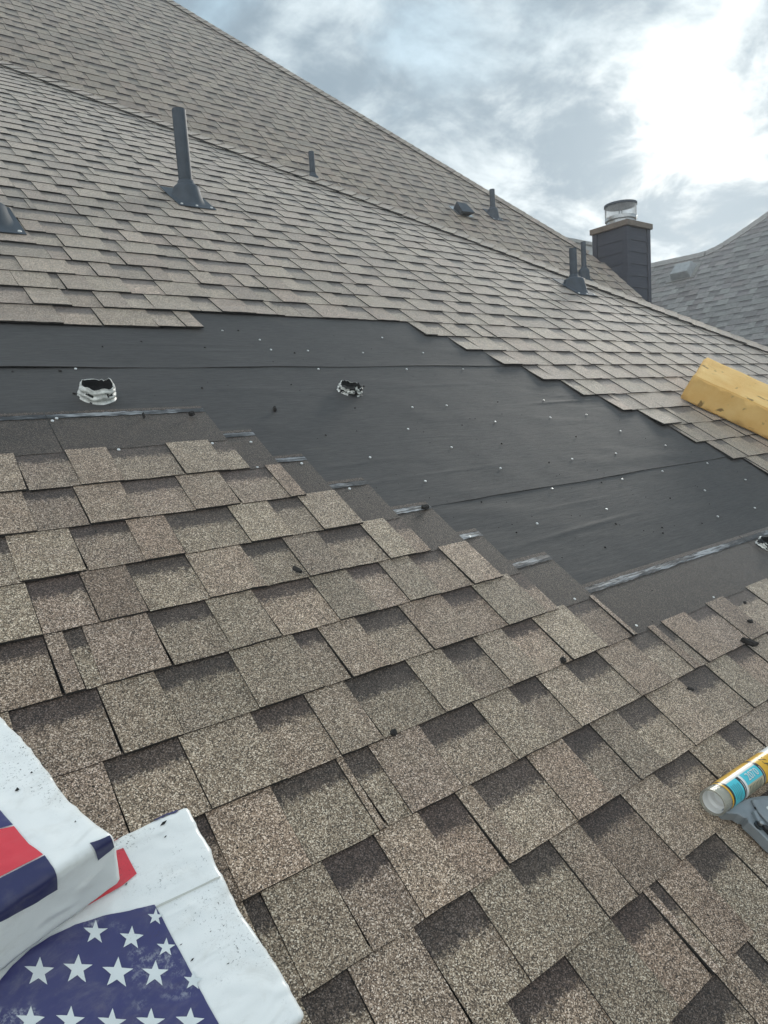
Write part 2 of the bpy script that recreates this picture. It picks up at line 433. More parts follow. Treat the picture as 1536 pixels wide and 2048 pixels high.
dk = MB()
dk.face([dk.vert(F1(u, v, -.004)) for u, v in ((-1.7, -1.5), (8.36, -1.5), (hip_u(7.39), 7.39), (-1.7, 7.39))])
slope1 = dk.build('roof_slope', M_deck, house); slope1['label'] = 'low brown slope in front with bare felt strip'
dk = MB()
dk.face([dk.vert(F2(u, v, -.004)) for u, v in ((-1.7, .2), (7.57, .2), (7.57, (12.26 - 7.57 - 2.05) / R2), (HIP2 - 11.2, (11.2 - 2.05) / R2), (-1.7, (11.2 - 2.05) / R2))])
slope2 = dk.build('roof_slope', M_deck, house); slope2['label'] = 'steep main slope rising behind the low hip'
dk = MB()
dk.face([dk.vert(F3(u, v, -.004)) for u, v in ((-1.3, -1.6), (1.2, -1.6), (6.15, 7.39), (6.15, 7.39))][:3])
dk.face([dk.vert(F4(u, v, -.004)) for u, v in ((4.69, 3.73), (11.2, -2.5), (11.2, 12.95))])
slope3 = dk.build('roof_slope', [M_gran, M_edge], house)
field = MB(); rj = random.Random(5)
for i, (fr, u0, u1, v, rec, tn, hu, curl) in enumerate(specs):
    if i in single:
        mb = MB(); w = u1 - u0
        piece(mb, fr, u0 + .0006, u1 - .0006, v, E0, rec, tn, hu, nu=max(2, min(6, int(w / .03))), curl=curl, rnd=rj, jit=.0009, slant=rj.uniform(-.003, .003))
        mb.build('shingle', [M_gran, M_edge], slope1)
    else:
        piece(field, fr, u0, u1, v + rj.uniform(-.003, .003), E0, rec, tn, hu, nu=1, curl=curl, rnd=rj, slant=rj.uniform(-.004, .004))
fo = field.build('shingle_field', [M_gran, M_edge], house); fo['kind'] = 'stuff'

# exposed headlaps of the stepped courses with their film strip
rh = random.Random(3)
for a, b, k in headlaps:
    v = vk(k); cuts = [a]
    while cuts[-1] + 1.0 < b - .1: cuts.append(cuts[-1] + 1.0)
    cuts.append(b)
    for c0, c1 in zip(cuts, cuts[1:]):
        mb = MB(); n = max(2, int((c1 - c0) / .04)); ra = []
        tn = rh.uniform(.60, .68)
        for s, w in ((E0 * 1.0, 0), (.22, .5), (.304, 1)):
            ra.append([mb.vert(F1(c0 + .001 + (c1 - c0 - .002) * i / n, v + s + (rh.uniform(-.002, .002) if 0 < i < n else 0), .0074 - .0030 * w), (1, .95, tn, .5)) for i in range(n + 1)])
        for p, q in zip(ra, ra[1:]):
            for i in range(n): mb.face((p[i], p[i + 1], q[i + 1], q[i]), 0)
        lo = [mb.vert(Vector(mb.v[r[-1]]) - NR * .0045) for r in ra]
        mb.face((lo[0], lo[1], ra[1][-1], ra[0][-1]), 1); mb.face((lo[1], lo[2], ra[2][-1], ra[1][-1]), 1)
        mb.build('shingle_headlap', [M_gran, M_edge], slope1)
        mb = MB(); n = max(2, int((c1 - c0) / .015)); ra = []
        for s in (.303, .313, .325):
            ra.append([mb.vert(F1(c0 + .001 + (c1 - c0 - .002) * i / n, v + s + rh.uniform(-.0015, .0015), .0060 + rh.uniform(-.0004, .0006) - (.0012 if s > .32 else 0))) for i in range(n + 1)])
        for p, q in zip(ra, ra[1:]):
            for i in range(n): mb.face((p[i], p[i + 1], q[i + 1], q[i]), 0)
        mb.build('film_strip', M_tape, slope1)
        mb = MB(); mb.box(F1, c0 + .001, c1 - .002, v + .3245, v + .337, .0010, .0052, 0, (1, 1, .9, .4)); mb.build('shingle_top_edge', M_gran, slope1)

# underlayment sheets
CREASES = [(1.72, .03, .007, .004), (1.80, -.02, .006, .003), (1.55, .02, .008, .004), (1.42, .05, .007, .0035), (1.28, .04, .007, .003), (1.19, .03, .006, .003), (.95, .02, .007, .004), (.83, .03, .008, .005), (.72, .04, .007, .0035), (2.08, .01, .007, .004), (2.02, .03, .006, .003), (1.63, -.03, .006, .003), (3.75, -.85, .005, .004)]
def sheet(v0, v1, u0, u1, h, lift, seed):
    mb = MB(); nu, nv = int((u1 - u0) / .028), int((v1 - v0) / .0075)
    idx = []
    for j in range(nv + 1):
        row = []
        for i in range(nu + 1):
            u = u0 + (u1 - u0) * i / nu; v = v0 + (v1 - v0) * j / nv
            if j == 0: v += .006 * noise.noise((u * 2.3, seed, 0)) + .002 * noise.noise((u * 12, seed, 0))
            wr = noise.noise((u * 1.1 + seed, v * 9 + .8 * u, seed)) + .5 * noise.noise((u * 2.4, v * 20 + 3 * u, seed + 5))
            wr = max(0, wr - .12) * .0030
            for ca, cb_, cw, chh in CREASES: wr += .6 * chh * math.exp(-((v - ca - cb_ * u - .012 * noise.noise((u * 1.5, ca * 9, 0))) / (cw * .8)) ** 2) * max(0, noise.noise((u * 1.4, ca * 7, 4)) * 1.9 - .1)
            wr += .0012 * noise.noise((u * 8, v * 8, seed))
            ed = min(1, j * .0075 / .05)
            hh = h + max(-.0005, wr) * (0.3 + .7 * ed)
            if j <= 6: hh += lift * max(0, noise.noise((u * 1.7, seed * 3, 2)) + .25) * (1 - j / 7) ** 1.5
            row.append(mb.vert(F1(u, v, hh)))
        idx.append(row)
    for p, q in zip(idx, idx[1:]):
        for i in range(nu): mb.face((p[i], p[i + 1], q[i + 1], q[i]))
    lo = [mb.vert(Vector(mb.v[k]) - NR * .0022) for k in idx[0]]; hi = [mb.vert(mb.v[k]) for k in idx[0]]
    for i in range(nu): mb.face((lo[i], lo[i + 1], hi[i + 1], hi[i]))
    return mb.build('underlayment_sheet', M_felt, slope1, smooth=True)
sheet(.52, 1.16, .9, 3.6, .0005, 0, 1.3)
sheet(1.092, 1.99, .1, 3.4, .0030, .0012, 4.1)
sheet(1.925, 2.40, .1, 2.75, .0048, .010, 7.7)

# cap nails through the felt
NAILS = [(768 + x / 2, 600 + y / 2) for x, y in ((158, 208), (92, 273), (318, 273), (640, 397), (115, 425), (252, 418), (667, 466), (812, 455), (447, 483), (98, 512), (948, 520), (1128, 578), (272, 585), (930, 610), (755, 632), (468, 669), (1296, 650), (1116, 681), (167, 720), (955, 713), (675, 750), (1448, 715), (1286, 758), (1486, 828), (893, 832), (615, 890), (1338, 862), (765, 1192), (1012, 1298), (1320, 1185), (345, 942))]
NAILS += [(x / 2, 600 + y / 2) for x, y in ((890, 118), (1040, 155), (1085, 195), (1233, 199), (1453, 207), (1530, 147), (1275, 272), (303, 270), (210, 478), (227, 468), (1482, 625), (1005, 563), (1208, 649), (1400, 750), (1030, 664), (850, 570), (475, 595))]
mb = MB(); rn = random.Random(2)
lathe(mb, [(.0001, .0008), (.0024, .0007), (.0037, .0005), (.0041, 0), (.0041, -.002)], 10)
nail_me = None
for i, (x, y) in enumerate(NAILS):
    u, v = on(F1, x, y, .010); tl = rn.uniform(-.25, .25)
    if nail_me is None:
        o = mb.build('cap_nail', M_nail, slope1); nail_me = o.data
    else:
        o = bpy.data.objects.new('cap_nail', nail_me); C.objects.link(o); o.parent = slope1
    hh = .0080 if (LEFT_END.get(int(round((V0 - v) / E0 + .5)), 0) > u) else .0068
    o.matrix_world = Matrix.Translation(F1(u, v, hh)) @ F1.mat().to_3x3().to_4x4() @ Matrix.Rotation(tl, 4, 'X')

# hip caps
def hipcaps(p0, p1, s1, s2, n1, n2, parent, width=.125, ex=.102, mats=None):
    d = (p1 - p0); L = d.length; d.normalize(); n = int(L / ex); rr = random.Random(11)
    nm = (n1 + n2).normalized()
    for i in range(n):
        mb = MB(); a = p0 + d * (i * ex); b = p0 + d * ((i + 1) * ex + .02)
        tn, hu = tones(rr); tn *= .95
        w = width * rr.uniform(.95, 1.05); j = rr.uniform(-.004, .004)
        ha, hb = .0205, .0265 + rr.uniform(-.001, .002)
        rows = []
        for p, h in ((a, ha), (b, hb)):
            rows.append([mb.vert(p + s1 * (w + j) + n1 * h, (.2, 0, tn, hu)), mb.vert(p + s1 * .03 + n1 * (h + .001), (.2, 0, tn, hu)), mb.vert(p + nm * (h + .006), (.2, 0, tn, hu)),
                         mb.vert(p + s2 * .03 + n2 * (h + .001), (.2, 0, tn, hu)), mb.vert(p + s2 * (w - j) + n2 * h, (.2, 0, tn, hu))])
        for q in range(4): mb.face((rows[0][q], rows[1][q], rows[1][q + 1], rows[0][q + 1]), 0)
        lo = [[mb.vert(Vector(mb.v[k]) - nm * .007) for k in r] for r in rows]
        for q in range(4): mb.face((rows[1][q], lo[1][q], lo[1][q + 1], rows[1][q + 1]), 1)
        mb.face((rows[0][0], lo[0][0], lo[1][0], rows[1][0]), 1); mb.face((rows[0][4], rows[1][4], lo[1][4], lo[0][4]), 1)
        mb.build('hip_cap', mats or [M_gran, M_edge], parent)
ha = Vector((HIP1 - 6.15, 6.15, 4.1)); hb = Vector((HIP1 + .6, -.6, -.4)); hd = (hb - ha).normalized()
s1 = -(NR.cross(hd)).normalized(); s2 = (F3.ez.cross(hd)).normalized()
if s1.x > 0: s1 = -s1
if s2.y < 0: s2 = -s2
hipcaps(ha, hb, s1, s2, NR, F3.ez, slope1)
ga = Vector((HIP2 - 11.0, 11.0, 8.95)); gb = Vector((7.50, 4.76, 2.71)); gd = (gb - ga).normalized()
s1 = (F2.ez.cross(gd)).normalized(); s2 = (F4.ez.cross(gd)).normalized()
if s1.x > 0: s1 = -s1
if s2.y < 0: s2 = -s2
hipcaps(ga, gb, s1, s2, F2.ez, F4.ez, slope2)
# body of the house below the eaves
mb = MB(); mb.box(ID, -1.6, 7.5, -.6, 11, -5.5, -.95); mb.build('wall', M_wall, house)

# ------------------------------------------------------------------ vent pipes
def vent_pipe(fr, u, v, dia, height, boot, label, name='vent_pipe'):
    """boot = (flange half width, downslope length, collar height)"""
    base = fr(u, v, .014)
    root = empty(name, base, label, 'vent pipe', 'vent pipes on the house roof')
    r = dia / 2; fw, fl, bh = boot
    loc = Frame((0, 0, 0), fr.ex, fr.ey)
    mb = MB(); mb.box(loc, -fw, fw, -fl, fl * .95, 0, .004); mb.build('flange', M_paint, root, bevel=.0015)
    # moulded boot: lofted from an egg shape on the roof to a ring round the pipe
    mb = MB(); seg = 28; rings = []
    RS = max(r * 1.7, fw * .66)
    for t in (0, .08, .2, .36, .54, .72, .88, 1.0):
        ring = []
        for k in range(seg):
            a = 2 * pi * k / seg; ca, sa = cos(a), sin(a)
            p0 = loc(ca * fw * .82, sa * fl * (.45 if sa > 0 else .92), .004)
            p1 = Vector((ca * RS, sa * RS, bh * .80))
            w_ = t ** (.62 if sa < 0 else .9)
            ring.append(mb.vert((p0.x + (p1.x - p0.x) * w_, p0.y + (p1.y - p0.y) * w_, p0.z + (p1.z - p0.z) * t)))
        rings.append(ring)
    for q, z in ((.93, bh * .88), (.55 + .45 * r / RS, bh * .99)):
        rings.append([mb.vert((cos(2 * pi * k / seg) * RS * q, sin(2 * pi * k / seg) * RS * q, z)) for k in range(seg)])
    top = [mb.vert((cos(2 * pi * k / seg) * r * .98, sin(2 * pi * k / seg) * r * .98, bh + .006)) for k in range(seg)]
    rings.append(top)
    for a, b in zip(rings, rings[1:]):
        for k in range(seg): mb.face((a[k], a[(k + 1) % seg], b[(k + 1) % seg], b[k]))
    mb.build('boot', M_paint, root, smooth=True)
    mb = MB(); lathe(mb, [(r * 1.36, bh - .008), (r * 1.34, bh + .006), (r * 1.22, bh + .010), (r * 1.18, bh + .022), (r, bh + .024)], 28); mb.build('collar', M_paint, root, smooth=True)
    mb = MB(); lathe(mb, [(r, -.02), (r, bh + height), (r * .86, bh + height), (r * .86, bh + height - .12)], 28); lathe(mb, [(r * .86, bh + height - .12), (.0005, bh + height - .12)], 28, m=1)
    mb.build('pipe', [M_paint, M_inside], root, smooth=False)
    mb = MB()
    for sx in (-.8, 0, .8): lathe(mb, [(.008, .004), (.006, .008), (.0005, .009)], 8, Frame(loc(fw * sx, -fl * .86), fr.ex, fr.ey))
    mb.build('flange_nails', M_nail, root)
    return root
u, v = on(F1, 379, 385, .05); vent_pipe(F1, u, v + .02, .074, .392, (.105, .16, .066), 'tall slate grey vent pipe on a boot in the low slope, nearest the camera')
u, v = on(F1, -22, 420, .05); vent_pipe(F1, u, v + .02, .074, .46, (.105, .16, .055), 'vent pipe boot cut off by the left edge of the photo')
u, v = on(F2, 626, 368); vent_pipe(F2, u, v, .055, .215, (.08, .10, .06), 'short thin vent pipe whose foot hides behind the low hip')
u, v = on(F2, 985, 432); vent_pipe(F2, u, v, .062, .21, (.09, .12, .07), 'thin vent pipe high on the steep slope beside a box vent')
u, v = on(F1, 1150, 570, .03); vent_pipe(F1, u, v, .052, .20, (.105, .14, .062), 'stubby vent pipe with a wide boot on the low slope at the hip')
u, v = on(F2, 1167, 556); vent_pipe(F2, u, v, .055, .29, (.085, .10, .09), 'thin vent pipe on the steep slope in front of the chimney')

# dark hooded vent on the steep slope
u, v = on(F2, 921, 428)
root = empty('roof_vent', F2(u, v, .012), 'small dark hooded vent lying on the steep slope', 'roof vent')
loc = Frame((0, 0, 0), F2.ex, F2.ey)
mb = MB(); mb.box(loc, -.10, .15, -.06, .12, 0, .005); mb.build('flange', M_galv, root, bevel=.001)
mb = MB(); i = [mb.vert(loc(*p)) for p in ((-.06, -.06, .004), (.07, -.06, .004), (-.10, -.11, .07), (.10, -.10, .075), (-.07, .07, .004), (.07, .07, .004), (-.10, .04, .10), (.07, .06, .09))]
for q in ((0, 1, 3, 2), (4, 6, 7, 5), (2, 3, 7, 6), (0, 2, 6, 4), (1, 5, 7, 3)): mb.face([i[k] for k in q])
mb.build('hood', M_paint, root, bevel=.006)
mb = MB(); mb.box(loc, -.05, .05, -.082, -.078, .015, .05); mb.build('opening', M_inside, root)

# ------------------------------------------------------------------ chimney
CX0, CX1, CY0, CY1 = 7.69, 8.17, 4.42, 4.885
ch = empty('chimney', ((CX0 + CX1) / 2, (CY0 + CY1) / 2, .6), 'square chimney clad in dark lap boards with tan cap trim and round flue', 'chimney')
def cpart(mb, name, m, parent=ch, **k):
    o = mb.build(name, m, parent, **k); o.matrix_parent_inverse = parent.matrix_world.inverted(); return o
mb = MB(); mb.box(ID, CX0 + .02, CX1 - .02, CY0 + .02, CY1 - .02, .6, 3.015); cpart(mb, 'chimney_core', M_siding)
zb = .62
while zb < 2.98:
    zt = min(zb + .155, 3.012)
    for face in range(4):
        mb = MB()
        if face == 0: pts = [(CX0 + .055, CY0, 0, -1), (CX1 - .055, CY0, 0, -1)]
        elif face == 1: pts = [(CX1, CY0 + .055, 1, 0), (CX1, CY1 - .055, 1, 0)]
        elif face == 2: pts = [(CX1 - .055, CY1, 0, 1), (CX0 + .055, CY1, 0, 1)]
        else: pts = [(CX0, CY1 - .055, -1, 0), (CX0, CY0 + .055, -1, 0)]
        def P(q, off, z): return mb.vert((pts[q][0] + pts[q][2] * off, pts[q][1] + pts[q][3] * off, z))
        a = [P(0, .0055, zb), P(1, .0055, zb), P(1, -.002, zt), P(0, -.002, zt), P(0, -.01, zb), P(1, -.01, zb)]
        mb.face(a[:4]); mb.face((a[4], a[5], a[1], a[0]))
        cpart(mb, 'siding_board', M_siding)
    zb += .14
for x in (CX0, CX1):
    for y in (CY0, CY1):
        mb = MB(); sx = -1 if x == CX0 else 1; sy = -1 if y == CY0 else 1
        xs = sorted((x + sx * .014, x - sx * .052)); ys = sorted((y + sy * .014, y - sy * .052))
        mb.box(ID, xs[0], xs[1], ys[0], ys[1], .6, 3.012); cpart(mb, 'corner_board', M_siding, bevel=.003)
mb = MB(); mb.box(ID, CX0 - .035, CX1 + .035, CY0 - .035, CY1 + .035, 3.015, 3.08); cpart(mb, 'cap_trim', M_trim, bevel=.004)
fc = Vector(((CX0 + CX1) / 2, (CY0 + CY1) / 2, 3.078)); ff = Frame(fc, (1, 0, 0), (0, 1, 0))
mb = MB(); lathe(mb, [(.165, 0), (.165, .07), (.19, .075), (.19, .115), (.165, .115)], 32, ff); fl = cpart(mb, 'flue_collar', M_galv, smooth=False)
mb = MB(); lathe(mb, [(.0005, .268), (.19, .262), (.197, .245), (.197, .272), (.12, .292), (.0005, .30)], 36, ff); cpart(mb, 'flue_lid', M_paint)
for k in range(4):
    a = k * pi / 2 + .5; mb = MB(); lathe(mb, [(.006, .12), (.006, .25)], 6, Frame(ff(.18 * cos(a), .18 * sin(a)), (1, 0, 0), (0, 1, 0))); cpart(mb, 'lid_post', M_paint)
mb = MB()
for k in range(110):
    a = 2 * pi * k / 110; lathe(mb, [(.0020, .11), (.0016, .25)], 4, Frame(ff(.187 * cos(a), .187 * sin(a)), (1, 0, 0), (0, 1, 0)))
cpart(mb, 'spark_mesh', M_galv)

# ------------------------------------------------------------------ back wing and neighbouring roof
bw = empty('rear_roof', (13.9, 10, 3), 'sliver of a paler roof ridge seen between the main hip and the chimney', 'roof')
mb = MB(); rg = [(11.0, 10.0, 4.86), (15.6, 10.0, 4.80)]
lo_ = [(9.0, 7.5, 2.3), (17.6, 7.5, 2.3), (17.6, 12.5, 2.3), (9.0, 12.5, 2.3)]
i = [mb.vert(p, (.2, 0, 1, .6)) for p in rg + lo_]
for q in ((0, 2, 3, 1), (1, 3, 4), (1, 4, 5, 0), (0, 5, 2)): mb.face([i[k] for k in q])
o = mb.build('roof_slope', [M_gran2, M_edge], bw); o.matrix_parent_inverse = bw.matrix_world.inverted()
mb = MB(); mb.box(Frame((11, 10, 4.86), (1, 0, -.013), (0, 1, 0)), 0, 4.6, -.1, .1, -.04, .03, 0, (.2, 0, 1.4, .5)); o = mb.build('ridge_cap', [M_gran2], bw); o.matrix_parent_inverse = bw.matrix_world.inverted()

Q = Frame((9.47, 0, 0), (0, 1, 0), (R2, 0, R2), (-R2, 0, R2))     # z = x - 9.47, facing the camera's side
nb = empty('neighboring_house', (13, 7, -5.5), 'grey roof with an upswept hip line at the right, beyond the chimney', 'house')
def nb_part(mb, name, m, **k):
    o = mb.build(name, m, nb, **k); o.matrix_parent_inverse = nb.matrix_world.inverted(); return o
prof = [on(Q, *p) for p in ((1303, 530), (1355, 519), (1395, 510.5), (1412, 506), (1428, 499), (1445, 490), (1465, 477), (1490, 460), (1536, 428))]
prof = [(12.0, prof[0][1])] + prof
d_ = (prof[-1][0] - prof[-2][0], prof[-1][1] - prof[-2][1]); prof.append((prof[-1][0] + d_[0] * 5, prof[-1][1] + d_[1] * 5))
def q_top(u):
    for (a, b), (c, d) in zip(prof, prof[1:]):
        if c <= u <= a: return b + (d - b) * (u - a) / (c - a)
    return prof[-1][1]
umin = prof[-1][0]
nf = MB(); rq = random.Random(17); vq = 0.6
while vq < 9:
    u = umin + rq.uniform(0, .1)
    rec = 0
    while u < 11.5:
        w = rq.uniform(.10, .26); rec = 1 - rec
        if q_top(u + w / 2) > vq + E0 * .6:
            tn, hu = min(1.3, max(.7, rq.gauss(1, .13))), rq.random()
            n0 = len(nf.v); piece(nf, Q, u, u + w, vq, E0, rec, tn, hu, nu=1, lap=1.0)
        u += w
    vq += E0
o = nb_part(nf, 'shingle_field', [M_gran2, M_edge]); o['kind'] = 'stuff'
mb = MB()
for (a, b), (c, d) in zip(prof, prof[1:]):
    mb.face([mb.vert(Q(*p), (.2, 0, 1, .5)) for p in ((a, -1.0, -.006), (c, -1.0, -.006), (c, d, -.006), (a, b, -.006))])
    e1, e2 = Q(a, b, .0), Q(c, d, .0)
    mb.face([mb.vert(p, (.2, 0, 1, .5)) for p in (e1, e2, e2 + Vector((4, 0, -4)), e1 + Vector((4, 0, -4)))])
nb_part(mb, 'roof_slope', [M_gran2])
for (a, b), (c, d) in zip(prof[1:], prof[2:]):
    L = sqrt((a - c) ** 2 + (b - d) ** 2); n = max(1, int(L / .2))
    for k in range(n):
        t0, t1 = k / n, (k + 1) / n + .02
        p0, p1 = (a + (c - a) * t0, b + (d - b) * t0), (a + (c - a) * t1, b + (d - b) * t1)
        mb = MB(); dx, dy = (p1[0] - p0[0]), (p1[1] - p0[1]); l = sqrt(dx * dx + dy * dy); nx, ny = -dy / l, dx / l
        if ny > 0: nx, ny = -nx, -ny
        A = [Q(p0[0] + nx * .11, p0[1] + ny * .11, .02), Q(p1[0] + nx * .11, p1[1] + ny * .11, .024), Q(p1[0], p1[1], .05), Q(p0[0], p0[1], .045)]
        A += [A[2] + Vector((.08, 0, -.08)), A[3] + Vector((.08, 0, -.08)), A[0] - Q.ez * .03, A[1] - Q.ez * .03]
        i = [mb.vert(p, (.2, 0, 1.35, .3)) for p in A]
        mb.face((i[0], i[3], i[2], i[1])); mb.face((i[3], i[5], i[4], i[2])); mb.face((i[6], i[0], i[1], i[7]))
        nb_part(mb, 'ridge_cap', [M_gran2])
mb = MB(); mb.box(ID, 11.5, 18, -4, 12, -5.5, 1.5); nb_part(mb, 'wall', M_wall)
u, v = on(Q, 1368, 545, .03)
rv = empty('roof_vent', Q(u, v, .02), 'low square vent box on the grey roof beyond the chimney', 'roof vent')
loc = Frame((0, 0, 0), Q.ex, Q.ey, Q.ez)
mb = MB(); mb.box(loc, -.26, .30, -.2, .24, -.01, .006); mb.build('flange', M_gran2, rv)
mb = MB(); i = [mb.vert(loc(*p)) for p in ((-.19, -.17, 0), (.19, -.17, 0), (.19, .17, 0), (-.19, .17, 0), (-.17, -.16, .15), (.17, -.16, .15), (.15, .12, .15), (-.15, .12, .15))]
for q in ((0, 1, 5, 4), (1, 2, 6, 5), (2, 3, 7, 6), (3, 0, 4, 7), (4, 5, 6, 7)): mb.face([i[k] for k in q])
mb.build('hood', plain('vent_grey', (.30, .32, .33), .5), rv, bevel=.015)

# ------------------------------------------------------------------ duct stubs poking through the felt
M_dw = plain('white_duct_film', (.70, .70, .66), .35, nscale=60, namp=.25, bumps=(70, .6, .004))
def duct_stub(px_, py_, ru, rv_, hgt, label, dark_side, seed, rot=0.0):
    u, v = on(F1, px_, py_, .0)
    root = empty('duct_stub', F1(u, v, .004), label, 'duct', 'cut duct ends in the felt')
    loc = Frame((0, 0, 0), F1.ex, F1.ey)
    def ring(mb, sc_, z, w, ph, n=40):
        out = []
        for k in range(n):
            a = 2 * pi * k / n
            rr = 1 + w * noise.noise((cos(a) * 2.2 + seed, sin(a) * 2.2, z * 60 + ph)) + w * .6 * noise.noise((cos(a) * 7 + seed, sin(a) * 7, z * 30))
            zz_ = z + .010 * noise.noise((cos(a) * 1.6, sin(a) * 1.6 + seed, 3)) * (1 if z > .01 else 0) + .006 * noise.noise((cos(a) * 6, sin(a) * 6 + seed, 9)) * (1 if z > .01 else 0)
            x, y = cos(a) * ru * sc_ * rr, sin(a) * rv_ * sc_ * rr
            out.append(mb.vert(loc(x * cos(rot) - y * sin(rot), x * sin(rot) + y * cos(rot), zz_)))
        return out
    def skin(mb, rs, m=0):
        for a, b in zip(rs, rs[1:]):
            for k in range(len(a)): mb.face((a[k], a[(k + 1) % len(a)], b[(k + 1) % len(a)], b[k]), m)
    mb = MB(); rs = []; nr = 14
    for q in range(nr):
        t = q / (nr - 1); fold = .055 * sin(t * 2 * pi * 2.6 + seed) + .02 * noise.noise((t * 9, seed, 2))
        rs.append(ring(mb, 1.0 - .10 * t + fold, hgt * t, .09, q * .02))
    rs.append(ring(mb, .84, hgt * .985, .08, 3))
    n = len(rs[0])
    for q, (a, b) in enumerate(zip(rs, rs[1:])):
        for k in range(n):
            an = 2 * pi * k / n; dk_ = noise.noise((cos(an) * 1.5 + seed, sin(an) * 1.5, q * .22)) + .25 * noise.noise((cos(an) * 6, sin(an) * 6 + seed, q * .9))
            mb.face((a[k], a[(k + 1) % n], b[(k + 1) % n], b[k]), 1 if dk_ > dark_side else 0)
    mb.build('sleeve', [M_dw, M_black], root, smooth=True)
    mb = MB(); rs = [ring(mb, .85, hgt * .99, .08, 3), ring(mb, .78, hgt * .6, .10, 9), ring(mb, .70, hgt * .25, .16, 9), ring(mb, .40, hgt * .15, .25, 9), ring(mb, .02, hgt * .12, .0, 9)]
    for a, b in zip(rs, rs[1:]):
        for k in range(n): mb.face((a[k], a[(k + 1) % n], b[(k + 1) % n], b[k]))
    mb.build('liner', M_inside, root, smooth=True)
duct_stub(194, 796, .050, .042, .040, 'crumpled white duct end with black liner on the felt at left', .42, 2.0)
duct_stub(698, 786, .044, .032, .030, 'flattened black and white duct end in the middle of the felt', .0, 8.0, -.5)
duct_stub(1534, 1096, .050, .030, .024, 'cut black and white duct end at the right edge of the felt', .0, 5.0, -.5)

# ------------------------------------------------------------------ foam block
p0 = Vector(on(F1, 1360, 797, .02)); p1 = Vector(on(F1, 1536, 880, .02)); dr = (p1 - p0).normalized()
fx = F1.ex * dr.x + F1.ey * dr.y; fy = F1.ez.cross(fx)
ff = Frame(F1(p0.x, p0.y, .022), fx, fy)
foam = empty('foam_block', ff.mat(), 'long tan yellow foam block with dark stains lying on the shingles at right', 'foam block')
mb = MB(); L_, W_, T_ = 1.15, .47, .128; nx, ny, nz = 60, 26, 9
bm = bmesh.new(); bmesh.ops.create_cube(bm, size=1)
bmesh.ops.scale(bm, vec=(L_, W_, T_), verts=bm.verts); bmesh.ops.translate(bm, vec=(L_ / 2, W_ / 2, T_ / 2), verts=bm.verts)
bmesh.ops.bevel(bm, geom=bm.edges[:], offset=.0035, segments=2, affect='EDGES')
bmesh.ops.triangulate(bm, faces=bm.faces[:])
for _ in range(5):
    ee = [e for e in bm.edges if e.calc_length() > .035]
    if not ee: break
    bmesh.ops.subdivide_edges(bm, edges=ee, cuts=1)
    bmesh.ops.triangulate(bm, faces=[f for f in bm.faces if len(f.verts) > 3])
for v_ in bm.verts:
    c = v_.co; v_.co += Vector((noise.noise(c * 9), noise.noise(c * 9 + Vector((5, 0, 0))), noise.noise(c * 7 + Vector((0, 9, 0))))) * .005
    if c.x < .06: v_.co.x += .012 * noise.noise((c.y * 14, c.z * 14, 1))
me = bpy.data.meshes.new('foam_body'); bm.to_mesh(me); bm.free(); me.materials.append(M_foam)
for p in me.polygons: p.use_smooth = True
o = bpy.data.objects.new('foam_body', me); C.objects.link(o); o.parent = foam

